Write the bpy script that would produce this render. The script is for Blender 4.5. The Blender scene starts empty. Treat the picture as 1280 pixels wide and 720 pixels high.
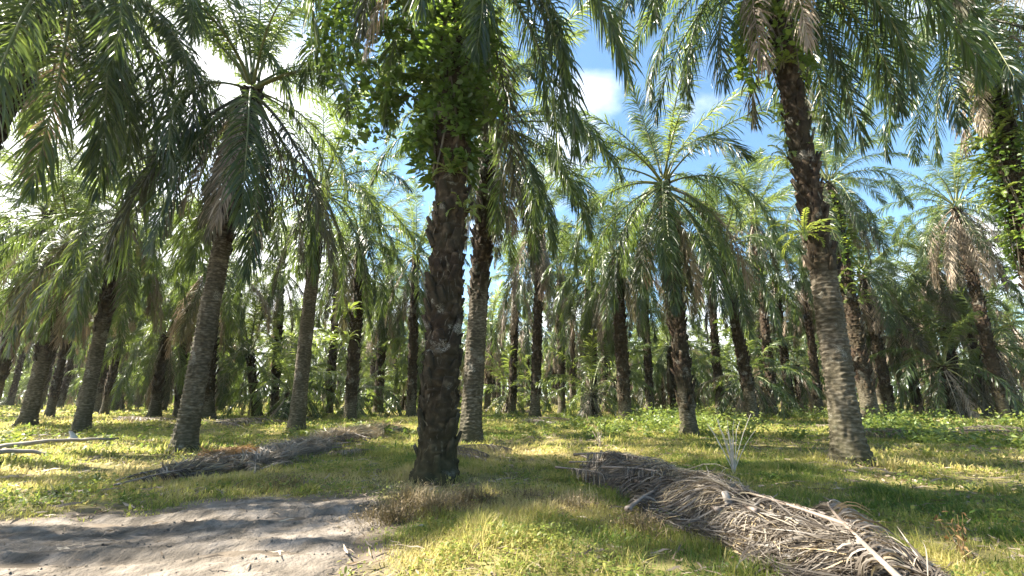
import bpy, math, random
import numpy as np
from mathutils import Vector, Matrix

rng = np.random.default_rng(7)
random.seed(7)
R = math.radians
SC = bpy.context.scene
COL = SC.collection
PITCH, EYE, FPX = R(13.8), 1.4, 550.0          # the camera: pitch up, eye height, focal length in photo pixels
HAZE = .0002
SUN_AZ, SUN_EL = R(-77), R(47)                 # azimuth measured from the view direction towards the right


# ------------------------------------------------------------------ helpers
def ground_z(x, y):
    x = np.asarray(x, float); y = np.asarray(y, float)
    return (.045*np.sin(x*.31+1.3)*np.cos(y*.27) + .03*np.sin(x*.9+y*.4) + .02*np.sin(y*1.3-x*.7+.8)
            + .012*np.sin(x*2.7+y*1.9))


def ray(px, py):
    dx, dy = (px-640)/FPX, (360-py)/FPX
    return dx, math.cos(PITCH)-dy*math.sin(PITCH), math.sin(PITCH)+dy*math.cos(PITCH)


def on_ground(px, py):
    x, y, z = ray(px, py); t = -EYE/z
    return x*t, y*t


def at(px, py, Y):
    x, y, z = ray(px, py); t = Y/y
    return Vector((x*t, Y, EYE+z*t))


def vnoise(x, y, seed=0):
    """smooth value noise, about 0..1"""
    x = np.asarray(x, float); y = np.asarray(y, float)
    xi, yi = np.floor(x).astype(np.int64), np.floor(y).astype(np.int64)
    fx, fy = x-xi, y-yi
    fx, fy = fx*fx*(3-2*fx), fy*fy*(3-2*fy)

    def h(a, b):
        v = np.sin(a*127.1+b*311.7+seed*74.7)*43758.5453
        return v-np.floor(v)
    return (h(xi, yi)*(1-fx)+h(xi+1, yi)*fx)*(1-fy) + (h(xi, yi+1)*(1-fx)+h(xi+1, yi+1)*fx)*fy


def fbm(x, y, seed=0):
    return .55*vnoise(x, y, seed)+.3*vnoise(x*2.1, y*2.1, seed+1)+.15*vnoise(x*4.3, y*4.3, seed+2)


class MB:
    """collects vertices, quads and a per-vertex tint for ONE mesh"""
    def __init__(s):
        s.v, s.q, s.m, s.t, s.n = [], [], [], [], 0

    def add(s, V, Q, mat=0, tint=0.5):
        V = np.asarray(V, np.float32).reshape(-1, 3); Q = np.asarray(Q, np.int64).reshape(-1, 4)
        s.v.append(V); s.q.append(Q+s.n); s.m.append(np.full(len(Q), mat, np.int32))
        s.t.append(np.broadcast_to(np.asarray(tint, np.float32).reshape(-1), (len(V),)) if np.ndim(tint) else np.full(len(V), tint, np.float32))
        s.n += len(V)

    def strips(s, P, W, mat=0, tint=0.5):
        """P (n,k,3) centre lines, W (n,k,3) half-width vectors"""
        n, k, _ = P.shape
        V = np.stack([P-W, P+W], 2).reshape(-1, 3)
        b = (np.arange(n)*k*2)[:, None]+(np.arange(k-1)*2)[None, :]
        Q = np.stack([b, b+1, b+3, b+2], -1).reshape(-1, 4)
        t = np.repeat(np.broadcast_to(np.asarray(tint, np.float32), (n,)), k*2) if np.ndim(tint) else tint
        s.add(V, Q, mat, t)

    def tube(s, P, r, m=6, mat=0, tint=0.5, flat=1.0, cap=True):
        P = np.asarray(P, float); k = len(P); r = np.broadcast_to(np.asarray(r, float), (k,))
        T = np.gradient(P, axis=0); T /= np.linalg.norm(T, axis=1)[:, None]+1e-9
        ref = np.array([0, 0, 1.0]) if abs(T[:, 2]).mean() < .8 else np.array([0, 1.0, 0])
        A = np.cross(T, ref); A /= np.linalg.norm(A, axis=1)[:, None]+1e-9
        B = np.cross(A, T)
        an = np.arange(m)*2*math.pi/m
        V = P[:, None]+r[:, None, None]*(np.cos(an)[None, :, None]*A[:, None]+flat*np.sin(an)[None, :, None]*B[:, None])
        b = (np.arange(k-1)*m)[:, None]; j = np.arange(m)[None]; j2 = (j+1) % m
        Q = np.stack([b+j, b+j2, b+m+j2, b+m+j], -1).reshape(-1, 4)
        V = V.reshape(-1, 3)
        if cap:
            V = np.vstack([V, P[:1], P[-1:]]); c0, c1 = k*m, k*m+1
            jj = np.arange(0, m, 2)
            Q = np.vstack([Q, np.stack([np.full(len(jj), c0), (jj+2) % m, (jj+1) % m, jj], -1),
                           np.stack([np.full(len(jj), c1), (k-1)*m+jj, (k-1)*m+(jj+1) % m, (k-1)*m+(jj+2) % m], -1)])
        s.add(V, Q, mat, tint)

    def mesh(s, name, mats, smooth=False):
        V = np.concatenate(s.v); Q = np.concatenate(s.q).astype(np.int32); M = np.concatenate(s.m); T = np.concatenate(s.t)
        me = bpy.data.meshes.new(name)
        me.vertices.add(len(V)); me.vertices.foreach_set("co", V.astype(np.float32).ravel())
        me.loops.add(Q.size); me.loops.foreach_set("vertex_index", Q.ravel())
        me.polygons.add(len(Q)); me.polygons.foreach_set("loop_start", np.arange(0, Q.size, 4, dtype=np.int32))
        me.polygons.foreach_set("material_index", M)
        if smooth:
            me.polygons.foreach_set("use_smooth", np.ones(len(Q), bool))
        a = me.attributes.new("tint", 'FLOAT', 'POINT'); a.data.foreach_set("value", T.astype(np.float32))
        for m in mats:
            me.materials.append(m)
        me.update(calc_edges=True)
        return me


def link(name, data, parent=None, loc=None):
    o = bpy.data.objects.new(name, data); COL.objects.link(o)
    if parent is not None:
        o.parent = parent
    if loc is not None:
        o.location = loc
    return o


def tag(o, label=None, cat=None, group=None, kind=None):
    for k, v in (('label', label), ('category', cat), ('group', group), ('kind', kind)):
        if v:
            o[k] = v
    return o


# ------------------------------------------------------------------ materials
def new_mat(name):
    m = bpy.data.materials.new(name); m.use_nodes = True
    nt = m.node_tree; nt.nodes.clear()
    return m, nt, lambda t, **k: _node(nt, t, k)


def _node(nt, t, k):
    n = nt.nodes.new(t)
    for a, b in k.items():
        setattr(n, a, b)
    return n


def ramp(N, nt, src, stops):
    r = N('ShaderNodeValToRGB')
    el = r.color_ramp.elements
    while len(el) < len(stops):
        el.new(.5)
    for e, (p, c) in zip(el, stops):
        e.position = p; e.color = (*c, 1)
    nt.links.new(src, r.inputs[0])
    return r.outputs[0]


def mathn(N, nt, op, a, b=None, clamp=False):
    n = N('ShaderNodeMath', operation=op, use_clamp=clamp)
    for i, v in enumerate((a, b)):
        if v is None:
            continue
        if hasattr(v, 'links'):
            nt.links.new(v, n.inputs[i])
        else:
            n.inputs[i].default_value = v
    return n.outputs[0]


def mixc(N, nt, f, a, b):
    n = N('ShaderNodeMix', data_type='RGBA')
    for s, v in ((n.inputs[0], f), (n.inputs[6], a), (n.inputs[7], b)):
        if hasattr(v, 'links'):
            nt.links.new(v, s)
        else:
            s.default_value = v if not isinstance(v, tuple) else (*v, 1)
    return n.outputs[2]


def noise(N, nt, scale, detail=3, coord='Object', vec=None):
    n = N('ShaderNodeTexNoise'); n.inputs['Scale'].default_value = scale; n.inputs['Detail'].default_value = detail
    if vec is None:
        tc = N('ShaderNodeTexCoord'); vec = tc.outputs[coord]
    nt.links.new(vec, n.inputs['Vector'])
    return n.outputs['Fac']


def leaf_material(name, stops, trans_stops, trans=.35, rough=.38, spec=.5, obj_random=True):
    """thin leaves: a glossy principled face mixed with light passing through"""
    m, nt, N = new_mat(name)
    at_ = N('ShaderNodeAttribute', attribute_name='tint')
    oi = N('ShaderNodeObjectInfo')
    f = at_.outputs['Fac']
    if obj_random:
        r = mathn(N, nt, 'MULTIPLY', mathn(N, nt, 'SUBTRACT', oi.outputs['Random'], .5), .5)
        f = mathn(N, nt, 'ADD', f, r, clamp=True)
    c = ramp(N, nt, f, stops)
    t = ramp(N, nt, f, trans_stops)
    p = N('ShaderNodeBsdfPrincipled'); nt.links.new(c, p.inputs['Base Color'])
    p.inputs['Roughness'].default_value = rough; p.inputs['Specular IOR Level'].default_value = spec
    tr = N('ShaderNodeBsdfTranslucent'); nt.links.new(t, tr.inputs['Color'])
    mx = N('ShaderNodeMixShader'); mx.inputs[0].default_value = trans
    nt.links.new(p.outputs[0], mx.inputs[1]); nt.links.new(tr.outputs[0], mx.inputs[2])
    out = N('ShaderNodeOutputMaterial'); nt.links.new(mx.outputs[0], out.inputs['Surface'])
    return m


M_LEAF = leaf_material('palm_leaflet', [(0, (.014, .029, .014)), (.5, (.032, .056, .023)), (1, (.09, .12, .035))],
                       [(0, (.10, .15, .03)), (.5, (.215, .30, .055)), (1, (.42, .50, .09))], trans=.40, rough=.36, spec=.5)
M_DEAD = leaf_material('dry_leaflet', [(0, (.13, .10, .075)), (.5, (.30, .235, .175)), (1, (.48, .40, .30))],
                       [(0, (.15, .10, .05)), (.5, (.28, .20, .11)), (1, (.4, .30, .18))], trans=.22, rough=.6, spec=.3)
M_WITHER = leaf_material('withered_leaflet', [(0, (.04, .045, .028)), (.5, (.085, .08, .05)), (1, (.2, .17, .11))],
                         [(0, (.08, .09, .03)), (.5, (.16, .15, .06)), (1, (.3, .24, .12))], trans=.25, rough=.5, spec=.4)
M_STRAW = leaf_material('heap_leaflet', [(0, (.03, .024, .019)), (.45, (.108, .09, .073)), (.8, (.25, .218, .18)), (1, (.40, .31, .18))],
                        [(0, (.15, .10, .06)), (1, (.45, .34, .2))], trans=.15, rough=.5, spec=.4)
M_VINE = leaf_material('creeper_leaf', [(0, (.035, .07, .018)), (.5, (.08, .14, .03)), (1, (.19, .25, .05))],
                       [(0, (.12, .2, .03)), (.5, (.26, .38, .05)), (1, (.48, .55, .09))], trans=.42, rough=.4)
M_GRASS = leaf_material('grass_blade', [(0, (.06, .10, .022)), (.3, (.155, .185, .042)), (.6, (.33, .295, .08)), (1, (.50, .42, .20))],
                        [(0, (.14, .25, .04)), (.4, (.36, .42, .08)), (.7, (.56, .51, .15)), (1, (.62, .51, .24))],
                        trans=.48, rough=.5, spec=.3, obj_random=False)
M_BUSH = leaf_material('undergrowth_leaf', [(0, (.05, .09, .02)), (.5, (.11, .16, .035)), (1, (.2, .23, .06))],
                       [(0, (.14, .23, .03)), (.5, (.26, .34, .05)), (1, (.4, .43, .08))], trans=.35, rough=.45, obj_random=False)


def rachis_material(name, a, b):
    m, nt, N = new_mat(name)
    c = ramp(N, nt, noise(N, nt, 3.0), [(.3, a), (.7, b)])
    p = N('ShaderNodeBsdfPrincipled'); nt.links.new(c, p.inputs['Base Color']); p.inputs['Roughness'].default_value = .5
    out = N('ShaderNodeOutputMaterial'); nt.links.new(p.outputs[0], out.inputs['Surface'])
    return m


M_RACHIS = rachis_material('frond_stalk', (.09, .12, .035), (.2, .2, .08))
M_DRY_RACHIS = rachis_material('dry_stalk', (.2, .16, .12), (.38, .32, .25))
M_HEAP_RACHIS = rachis_material('heap_stalk', (.10, .075, .06), (.26, .21, .17))
M_TWIG = rachis_material('bleached_twig', (.38, .34, .29), (.6, .55, .48))
M_STEM = rachis_material('creeper_stem', (.06, .045, .03), (.14, .11, .075))
M_CUT = rachis_material('cut_stalk', (.13, .11, .09), (.30, .26, .22))


def trunk_material():
    m, nt, N = new_mat('palm_bark')
    zone = N('ShaderNodeAttribute', attribute_name='tint').outputs['Fac']     # 0 ringed grey bark, 1 old leaf bases
    oi = N('ShaderNodeObjectInfo')
    tc = N('ShaderNodeTexCoord')
    geo = N('ShaderNodeNewGeometry')
    n1 = noise(N, nt, 7.0, 6, vec=tc.outputs['Object'])
    mp = N('ShaderNodeMapping'); mp.inputs['Scale'].default_value = (8, 8, 22); nt.links.new(tc.outputs['Object'], mp.inputs['Vector'])
    n2 = noise(N, nt, 1.0, 5, vec=mp.outputs[0])
    n3 = noise(N, nt, 2.2, 4, vec=tc.outputs['Object'])
    n4 = noise(N, nt, 5.0, 6, vec=mp.outputs[0])
    grey = ramp(N, nt, n2, [(.3, (.035, .028, .02)), (.5, (.10, .082, .058)), (.68, (.22, .19, .145))])
    brown = ramp(N, nt, n1, [(.3, (.011, .007, .005)), (.54, (.036, .022, .013)), (.74, (.14, .098, .062))])
    c = mixc(N, nt, zone, grey, brown)
    st = ramp(N, nt, noise(N, nt, 1.1, 6, vec=tc.outputs['Object']), [(.42, (0, 0, 0)), (.62, (1, 1, 1))])
    c = mixc(N, nt, mathn(N, nt, 'MULTIPLY', st, .65), c, (.035, .03, .016))
    # pale lichen crusts
    li = ramp(N, nt, n3, [(.60, (0, 0, 0)), (.66, (1, 1, 1))])
    li = mathn(N, nt, 'MULTIPLY', li, mathn(N, nt, 'GREATER_THAN', n4, .5))
    c = mixc(N, nt, mathn(N, nt, 'MULTIPLY', li, .6), c, (.36, .34, .29))
    # moss on the lower trunk
    sx = N('ShaderNodeSeparateXYZ'); nt.links.new(geo.outputs['Position'], sx.inputs[0])
    low = mathn(N, nt, 'SUBTRACT', 1.0, mathn(N, nt, 'MULTIPLY', sx.outputs[2], .33), clamp=True)
    mo = mathn(N, nt, 'MULTIPLY', mathn(N, nt, 'ADD', low, -.25, clamp=True), mathn(N, nt, 'MULTIPLY', n1, 1.9), clamp=True)
    c = mixc(N, nt, mathn(N, nt, 'MULTIPLY', mo, .55), c, (.05, .055, .02))
    p = N('ShaderNodeBsdfPrincipled'); nt.links.new(c, p.inputs['Base Color']); p.inputs['Roughness'].default_value = .85
    p.inputs['Specular IOR Level'].default_value = .2
    b = N('ShaderNodeBump'); b.inputs['Strength'].default_value = .7; b.inputs['Distance'].default_value = .03
    nt.links.new(n4, b.inputs['Height']); nt.links.new(b.outputs[0], p.inputs['Normal'])
    out = N('ShaderNodeOutputMaterial'); nt.links.new(p.outputs[0], out.inputs['Surface'])
    return m


M_BARK = trunk_material()


def soil_material(name, stops, scale, bump, bare=None):
    m, nt, N = new_mat(name)
    geo = N('ShaderNodeNewGeometry')
    n1 = noise(N, nt, scale, 8, vec=geo.outputs['Position'])
    n2 = noise(N, nt, scale*.13, 3, vec=geo.outputs['Position'])
    n3 = noise(N, nt, scale*6, 5, vec=geo.outputs['Position'])
    f = mathn(N, nt, 'ADD', mathn(N, nt, 'MULTIPLY', n1, .55), mathn(N, nt, 'MULTIPLY', n2, .45))
    c = ramp(N, nt, f, stops)
    if bare:                                     # worn earth showing through beside the track
        ed = N('ShaderNodeAttribute', attribute_name='tint').outputs['Fac']
        ed = mathn(N, nt, 'MULTIPLY', mathn(N, nt, 'SUBTRACT', mathn(N, nt, 'ADD', ed, mathn(N, nt, 'MULTIPLY', n1, .9)), .75, clamp=True), 2.0, clamp=True)
        c = mixc(N, nt, ed, c, ramp(N, nt, f, bare))
    p = N('ShaderNodeBsdfPrincipled'); nt.links.new(c, p.inputs['Base Color']); p.inputs['Roughness'].default_value = .95
    p.inputs['Specular IOR Level'].default_value = .15
    b = N('ShaderNodeBump'); b.inputs['Strength'].default_value = bump; b.inputs['Distance'].default_value = .05
    h = mathn(N, nt, 'ADD', n1, mathn(N, nt, 'MULTIPLY', n3, .5))
    nt.links.new(h, b.inputs['Height']); nt.links.new(b.outputs[0], p.inputs['Normal'])
    out = N('ShaderNodeOutputMaterial'); nt.links.new(p.outputs[0], out.inputs['Surface'])
    return m


M_SOIL = soil_material('litter_soil', [(.3, (.07, .06, .025)), (.5, (.17, .15, .055)), (.68, (.27, .23, .10))], 3.0, .5,
                       bare=[(.34, (.065, .052, .038)), (.5, (.13, .105, .08)), (.64, (.2, .165, .13))])
M_DIRT = soil_material('bare_dirt', [(.38, (.07, .059, .047)), (.5, (.145, .123, .10)), (.60, (.22, .19, .16))], 4.0, 1.0)

# ------------------------------------------------------------------ world, sun, camera
w = bpy.data.worlds.new("World"); SC.world = w; w.use_nodes = True
nt = w.node_tree; nt.nodes.clear()
N = lambda t, **k: _node(nt, t, k)
sky = N('ShaderNodeTexSky', sky_type='NISHITA', sun_disc=False)
sky.sun_elevation = SUN_EL; sky.sun_rotation = SUN_AZ
sky.air_density = 1.0; sky.dust_density = .6; sky.ozone_density = 2.0
tc = N('ShaderNodeTexCoord'); sx = N('ShaderNodeSeparateXYZ'); nt.links.new(tc.outputs['Generated'], sx.inputs[0])
zz = mathn(N, nt, 'ADD', mathn(N, nt, 'MAXIMUM', sx.outputs[2], 0.0), .22)
cx = N('ShaderNodeCombineXYZ')
nt.links.new(mathn(N, nt, 'DIVIDE', sx.outputs[0], zz), cx.inputs[0]); nt.links.new(mathn(N, nt, 'DIVIDE', sx.outputs[1], zz), cx.inputs[1])
cn = noise(N, nt, 1.15, 8, vec=cx.outputs[0])
bank = mathn(N, nt, 'MULTIPLY', mathn(N, nt, 'ADD', mathn(N, nt, 'MULTIPLY', sx.outputs[0], -1.0), -.22, clamp=True), .75)   # a cloud bank to the west
low = mathn(N, nt, 'MULTIPLY', mathn(N, nt, 'SUBTRACT', .45, sx.outputs[2], clamp=True), .35)
clear = mathn(N, nt, 'MULTIPLY', mathn(N, nt, 'ADD', mathn(N, nt, 'SUBTRACT', sx.outputs[2], .62, clamp=True), mathn(N, nt, 'MULTIPLY', sx.outputs[1], -.5, clamp=True), clamp=True), .6)   # clouds thinned in the unseen sky overhead and behind, to cut fill light
cf = mathn(N, nt, 'SUBTRACT', mathn(N, nt, 'ADD', mathn(N, nt, 'ADD', cn, bank), low), clear)
dv = N('ShaderNodeVectorMath', operation='DOT_PRODUCT'); nt.links.new(tc.outputs['Generated'], dv.inputs[0])
dv.inputs[1].default_value = Vector(ray(712, 128)).normalized()
puff = mathn(N, nt, 'MULTIPLY', mathn(N, nt, 'SUBTRACT', dv.outputs["Value"], .9925, clamp=True), 14.0)            # one white cloud over the rows
cf = mathn(N, nt, 'ADD', cf, puff)
cover = ramp(N, nt, cf, [(.56, (0, 0, 0)), (.70, (1, 1, 1))])
CLOUD = (10.5, 10.6, 10.8)
tint = N('ShaderNodeMix', data_type='RGBA', blend_type='MULTIPLY'); tint.inputs[0].default_value = 1.0
nt.links.new(sky.outputs[0], tint.inputs[6]); tint.inputs[7].default_value = (1.22, 1.42, 1.42, 1)
col = mixc(N, nt, cover, tint.outputs[2], CLOUD)
bg = N('ShaderNodeBackground'); bg.inputs['Strength'].default_value = .05
nt.links.new(col, bg.inputs['Color'])
wo = N('ShaderNodeOutputWorld'); nt.links.new(bg.outputs[0], wo.inputs['Surface'])

sd = Vector((math.sin(SUN_AZ)*math.cos(SUN_EL), math.cos(SUN_AZ)*math.cos(SUN_EL), math.sin(SUN_EL)))
sl = bpy.data.lights.new('sun', 'SUN'); sl.energy = 5.0; sl.angle = R(.53); sl.color = (1, .93, .80)
so = link('sun', sl); so.rotation_euler = sd.to_track_quat('Z', 'Y').to_euler(); so.location = (-30, 0, 40)

cam = bpy.data.cameras.new('camera'); co = link('camera', cam)
cam.sensor_width = 36; cam.lens = 36*FPX/1280; cam.clip_start = .05; cam.clip_end = 2000
co.location = (0, 0, EYE); co.rotation_euler = (R(90)+PITCH, 0, 0)
SC.camera = co
SC.view_settings.view_transform = 'Standard'; SC.view_settings.look = 'None'
SC.view_settings.exposure = 2.38; SC.view_settings.gamma = 1.0
cy = SC.cycles
cy.max_bounces = 10; cy.diffuse_bounces = 3; cy.glossy_bounces = 3; cy.transmission_bounces = 4; cy.transparent_max_bounces = 4
cy.sample_clamp_indirect = 8.0; cy.caustics_reflective = False; cy.caustics_refractive = False
cy.use_denoising = True


# ------------------------------------------------------------------ fronds
def frond_curve(e0, bend, L, k=26, sway=0.0, power=1.35):
    s = np.linspace(0, 1, k)
    a = e0-bend*s**power
    yaw = sway*s**1.5
    d = np.stack([np.cos(a)*np.cos(yaw), np.cos(a)*np.sin(yaw), np.sin(a)], 1)
    P = np.vstack([[0, 0, 0], np.cumsum((d[1:]+d[:-1])/2*(L/(k-1)), axis=0)])
    return s, P, d


def add_frond(mb, g, e0, bend, L=5.6, nl=78, lmax=.92, wid=.022, droop=.9, plume=32, sway=0., k=5, petiole=.16,
              leaf_mat=0, stalk_mat=1, tint=.5, spread=.12, M=None, base_r=.06, missing=0.0, floor=None, twist=.5, power=1.35, capped=False):
    """one pinnate frond, its base at the origin growing towards +X; M (4x4 numpy) moves it"""
    s, P, T = frond_curve(R(e0), R(bend), L, sway=sway, power=power)
    r = base_r*(1-s)**1.1*.75+.007+.6*base_r*np.exp(-s*28)
    mbv = MB()
    mbv.tube(P, r, 5, stalk_mat, tint, flat=.7, cap=capped)
    ss = np.tile(np.linspace(petiole, .995, nl), 2)+g.uniform(-.004, .004, 2*nl)
    ss = np.clip(ss, petiole, 1)
    side = np.repeat([1., -1.], nl)
    keep = g.random(2*nl) > missing
    ss, side = ss[keep], side[keep]; n = len(ss)
    p0 = np.stack([np.interp(ss, s, P[:, i]) for i in range(3)], 1)
    t = np.stack([np.interp(ss, s, T[:, i]) for i in range(3)], 1); t /= np.linalg.norm(t, axis=1)[:, None]
    lat = np.cross(np.array([0, 0, 1.]), T[0]); lat = lat/(np.linalg.norm(lat)+1e-9)
    lat = np.broadcast_to(lat, (n, 3))*side[:, None]
    up = np.cross(t, lat)*side[:, None]
    f = R(28)+R(42)*((ss-petiole)/(1-petiole))**1.5+g.normal(0, R(7), n)
    u = g.choice([R(plume), R(4), R(-plume*.8)], n, p=[.36, .34, .30])+g.normal(0, R(9), n)
    d0 = (np.cos(f)*np.cos(u))[:, None]*lat+np.sin(f)[:, None]*t+(np.cos(f)*np.sin(u))[:, None]*up
    q = (ss-petiole)/(1-petiole)
    ln = lmax*np.clip(.30+2.6*q*(1-q)**.55*.62+.1*np.sin(q*3.1), .2, 1.02)*g.uniform(.82, 1.08, n)
    ln *= np.where(q > .93, .75, 1)
    dr = droop*g.uniform(.55, 1.35, n)
    kk = np.linspace(0, 1, k)
    down = np.array([0, 0, -1.])
    D = d0[:, None]+(dr[:, None]*kk[None]**1.4)[..., None]*down*1.5
    D /= np.linalg.norm(D, axis=2)[..., None]
    seg = ln/(k-1)
    C = np.concatenate([np.zeros((n, 1, 3)), np.cumsum((D[:, 1:]+D[:, :-1])/2*seg[:, None, None], axis=1)], 1)+p0[:, None]
    wdir = np.cross(D, np.cross(t[:, None], D)); wdir /= np.linalg.norm(wdir, axis=2)[..., None]+1e-9
    perp = np.cross(D, wdir)
    tw = g.normal(0, twist, n)[:, None, None]+(g.normal(0, .5, n)[:, None]*kk[None])[..., None]
    wdir = np.cos(tw)*wdir+np.sin(tw)*perp
    prof = np.interp(kk, [0, .2, .55, .85, 1], [.55, 1, .9, .5, .06])
    W = wdir*(wid*prof)[None, :, None]*g.uniform(.8, 1.2, n)[:, None, None]
    if floor is not None:
        C[..., 2] = np.maximum(C[..., 2], floor+g.uniform(0, .06, n)[:, None])
    tt = np.clip(tint+g.normal(0, spread, n), 0, 1)
    mbv.strips(C, W, leaf_mat, tt)
    for V, Q, Mi, Ti in zip(mbv.v, [a for a in mbv.q], mbv.m, mbv.t):
        pass
    V = np.concatenate(mbv.v); Q = np.concatenate(mbv.q); Mi = np.concatenate(mbv.m); Ti = np.concatenate(mbv.t)
    if M is not None:
        V = V@M[:3, :3].T+M[:3, 3]
    mb.v.append(V.astype(np.float32)); mb.q.append(Q+mb.n); mb.m.append(Mi); mb.t.append(Ti); mb.n += len(V)


#            e0  bend  how many in a crown, how early it bends
CLASSES = [(84, 24, 3, 1.3), (73, 46, 3, 1.2), (60, 66, 3, 1.15), (47, 86, 4, 1.1), (34, 104, 4, 1.0), (18, 100, 4, .9), (0, 86, 4, .8), (-22, 66, 4, .7), (-45, 43, 3, .7)]
FROND = []
for ci, (e0, bend, cnt, pw) in enumerate(CLASSES):
    row = []
    for v in range(5):
        g = np.random.default_rng(100+ci*10+v)
        mb = MB()
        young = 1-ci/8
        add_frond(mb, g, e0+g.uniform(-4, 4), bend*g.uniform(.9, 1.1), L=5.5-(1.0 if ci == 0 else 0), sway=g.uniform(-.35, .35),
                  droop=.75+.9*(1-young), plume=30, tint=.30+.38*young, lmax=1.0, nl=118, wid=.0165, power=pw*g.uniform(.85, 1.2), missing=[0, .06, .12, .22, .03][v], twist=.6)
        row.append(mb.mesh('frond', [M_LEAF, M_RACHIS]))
    FROND.append(row)
OLD = {}
for ci in (5, 6, 7, 8):
    OLD[ci] = []
    for v, me in enumerate(FROND[ci]):
        c = me.copy(); c.name = 'frond'; c.materials.clear()
        for m in ((M_WITHER if v % 3 else M_DEAD), M_DRY_RACHIS):
            c.materials.append(m)
        OLD[ci].append(c)
DEAD = []
for v in range(8):
    g = np.random.default_rng(300+v); mb = MB()
    add_frond(mb, g, [-58, -70, -76, -52, -64, -74, -45, -68][v], [30, 18, 12, 36, 24, 14, 42, 20][v], L=[5.0, 4.6, 4.2, 5.2, 5.0, 4.4, 5.2, 4.8][v], droop=1.9, plume=28,
              tint=.45, spread=.2, lmax=.8, nl=95, wid=.0155, sway=g.uniform(-.3, .3), missing=.1, base_r=.05, power=.8)
    DEAD.append(mb.mesh('dead_frond', [M_WITHER, M_DRY_RACHIS] if v < 4 else [M_DEAD, M_DRY_RACHIS]))


def rotz(a):
    c, s = math.cos(a), math.sin(a)
    M = np.eye(4); M[0, 0] = c; M[0, 1] = -s; M[1, 0] = s; M[1, 1] = c
    return M


def crown_mesh(seed, dead=3, scale=1.0):
    """a whole far crown in one mesh, fewer and wider leaflets"""
    g = np.random.default_rng(seed); mb = MB(); i = 0
    for ci, (e0, bend, cnt, pw) in enumerate(CLASSES):
        for j in range(cnt-1):
            a = i*2.39996+g.uniform(-.3, .3); i += 1
            M = rotz(a); M[:3, 3] = [.22*math.cos(a), .22*math.sin(a), .35-.1*ci]
            young = 1-ci/8
            M[:3, :3] *= scale*g.uniform(.88, 1.1)
            add_frond(mb, g, e0+g.uniform(-6, 6), bend*g.uniform(.85, 1.15), L=5.4-(1 if ci == 0 else 0), sway=g.uniform(-.4, .4), nl=46,
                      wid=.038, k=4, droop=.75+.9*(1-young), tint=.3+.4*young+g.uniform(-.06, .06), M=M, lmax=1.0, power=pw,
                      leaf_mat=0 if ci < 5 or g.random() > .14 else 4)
    for j in range(dead):
        a = g.uniform(0, 6.28); M = rotz(a); M[:3, 3] = [.25*math.cos(a), .25*math.sin(a), -.5]
        add_frond(mb, g, -60+g.uniform(-10, 10), 26, L=4.6, droop=1.9, nl=36, wid=.03, k=4, leaf_mat=2 if j % 3 else 4, stalk_mat=3, tint=.45, spread=.18, M=M, lmax=.75)
    return mb.mesh('crown', [M_LEAF, M_RACHIS, M_DEAD, M_DRY_RACHIS, M_WITHER])


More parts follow.
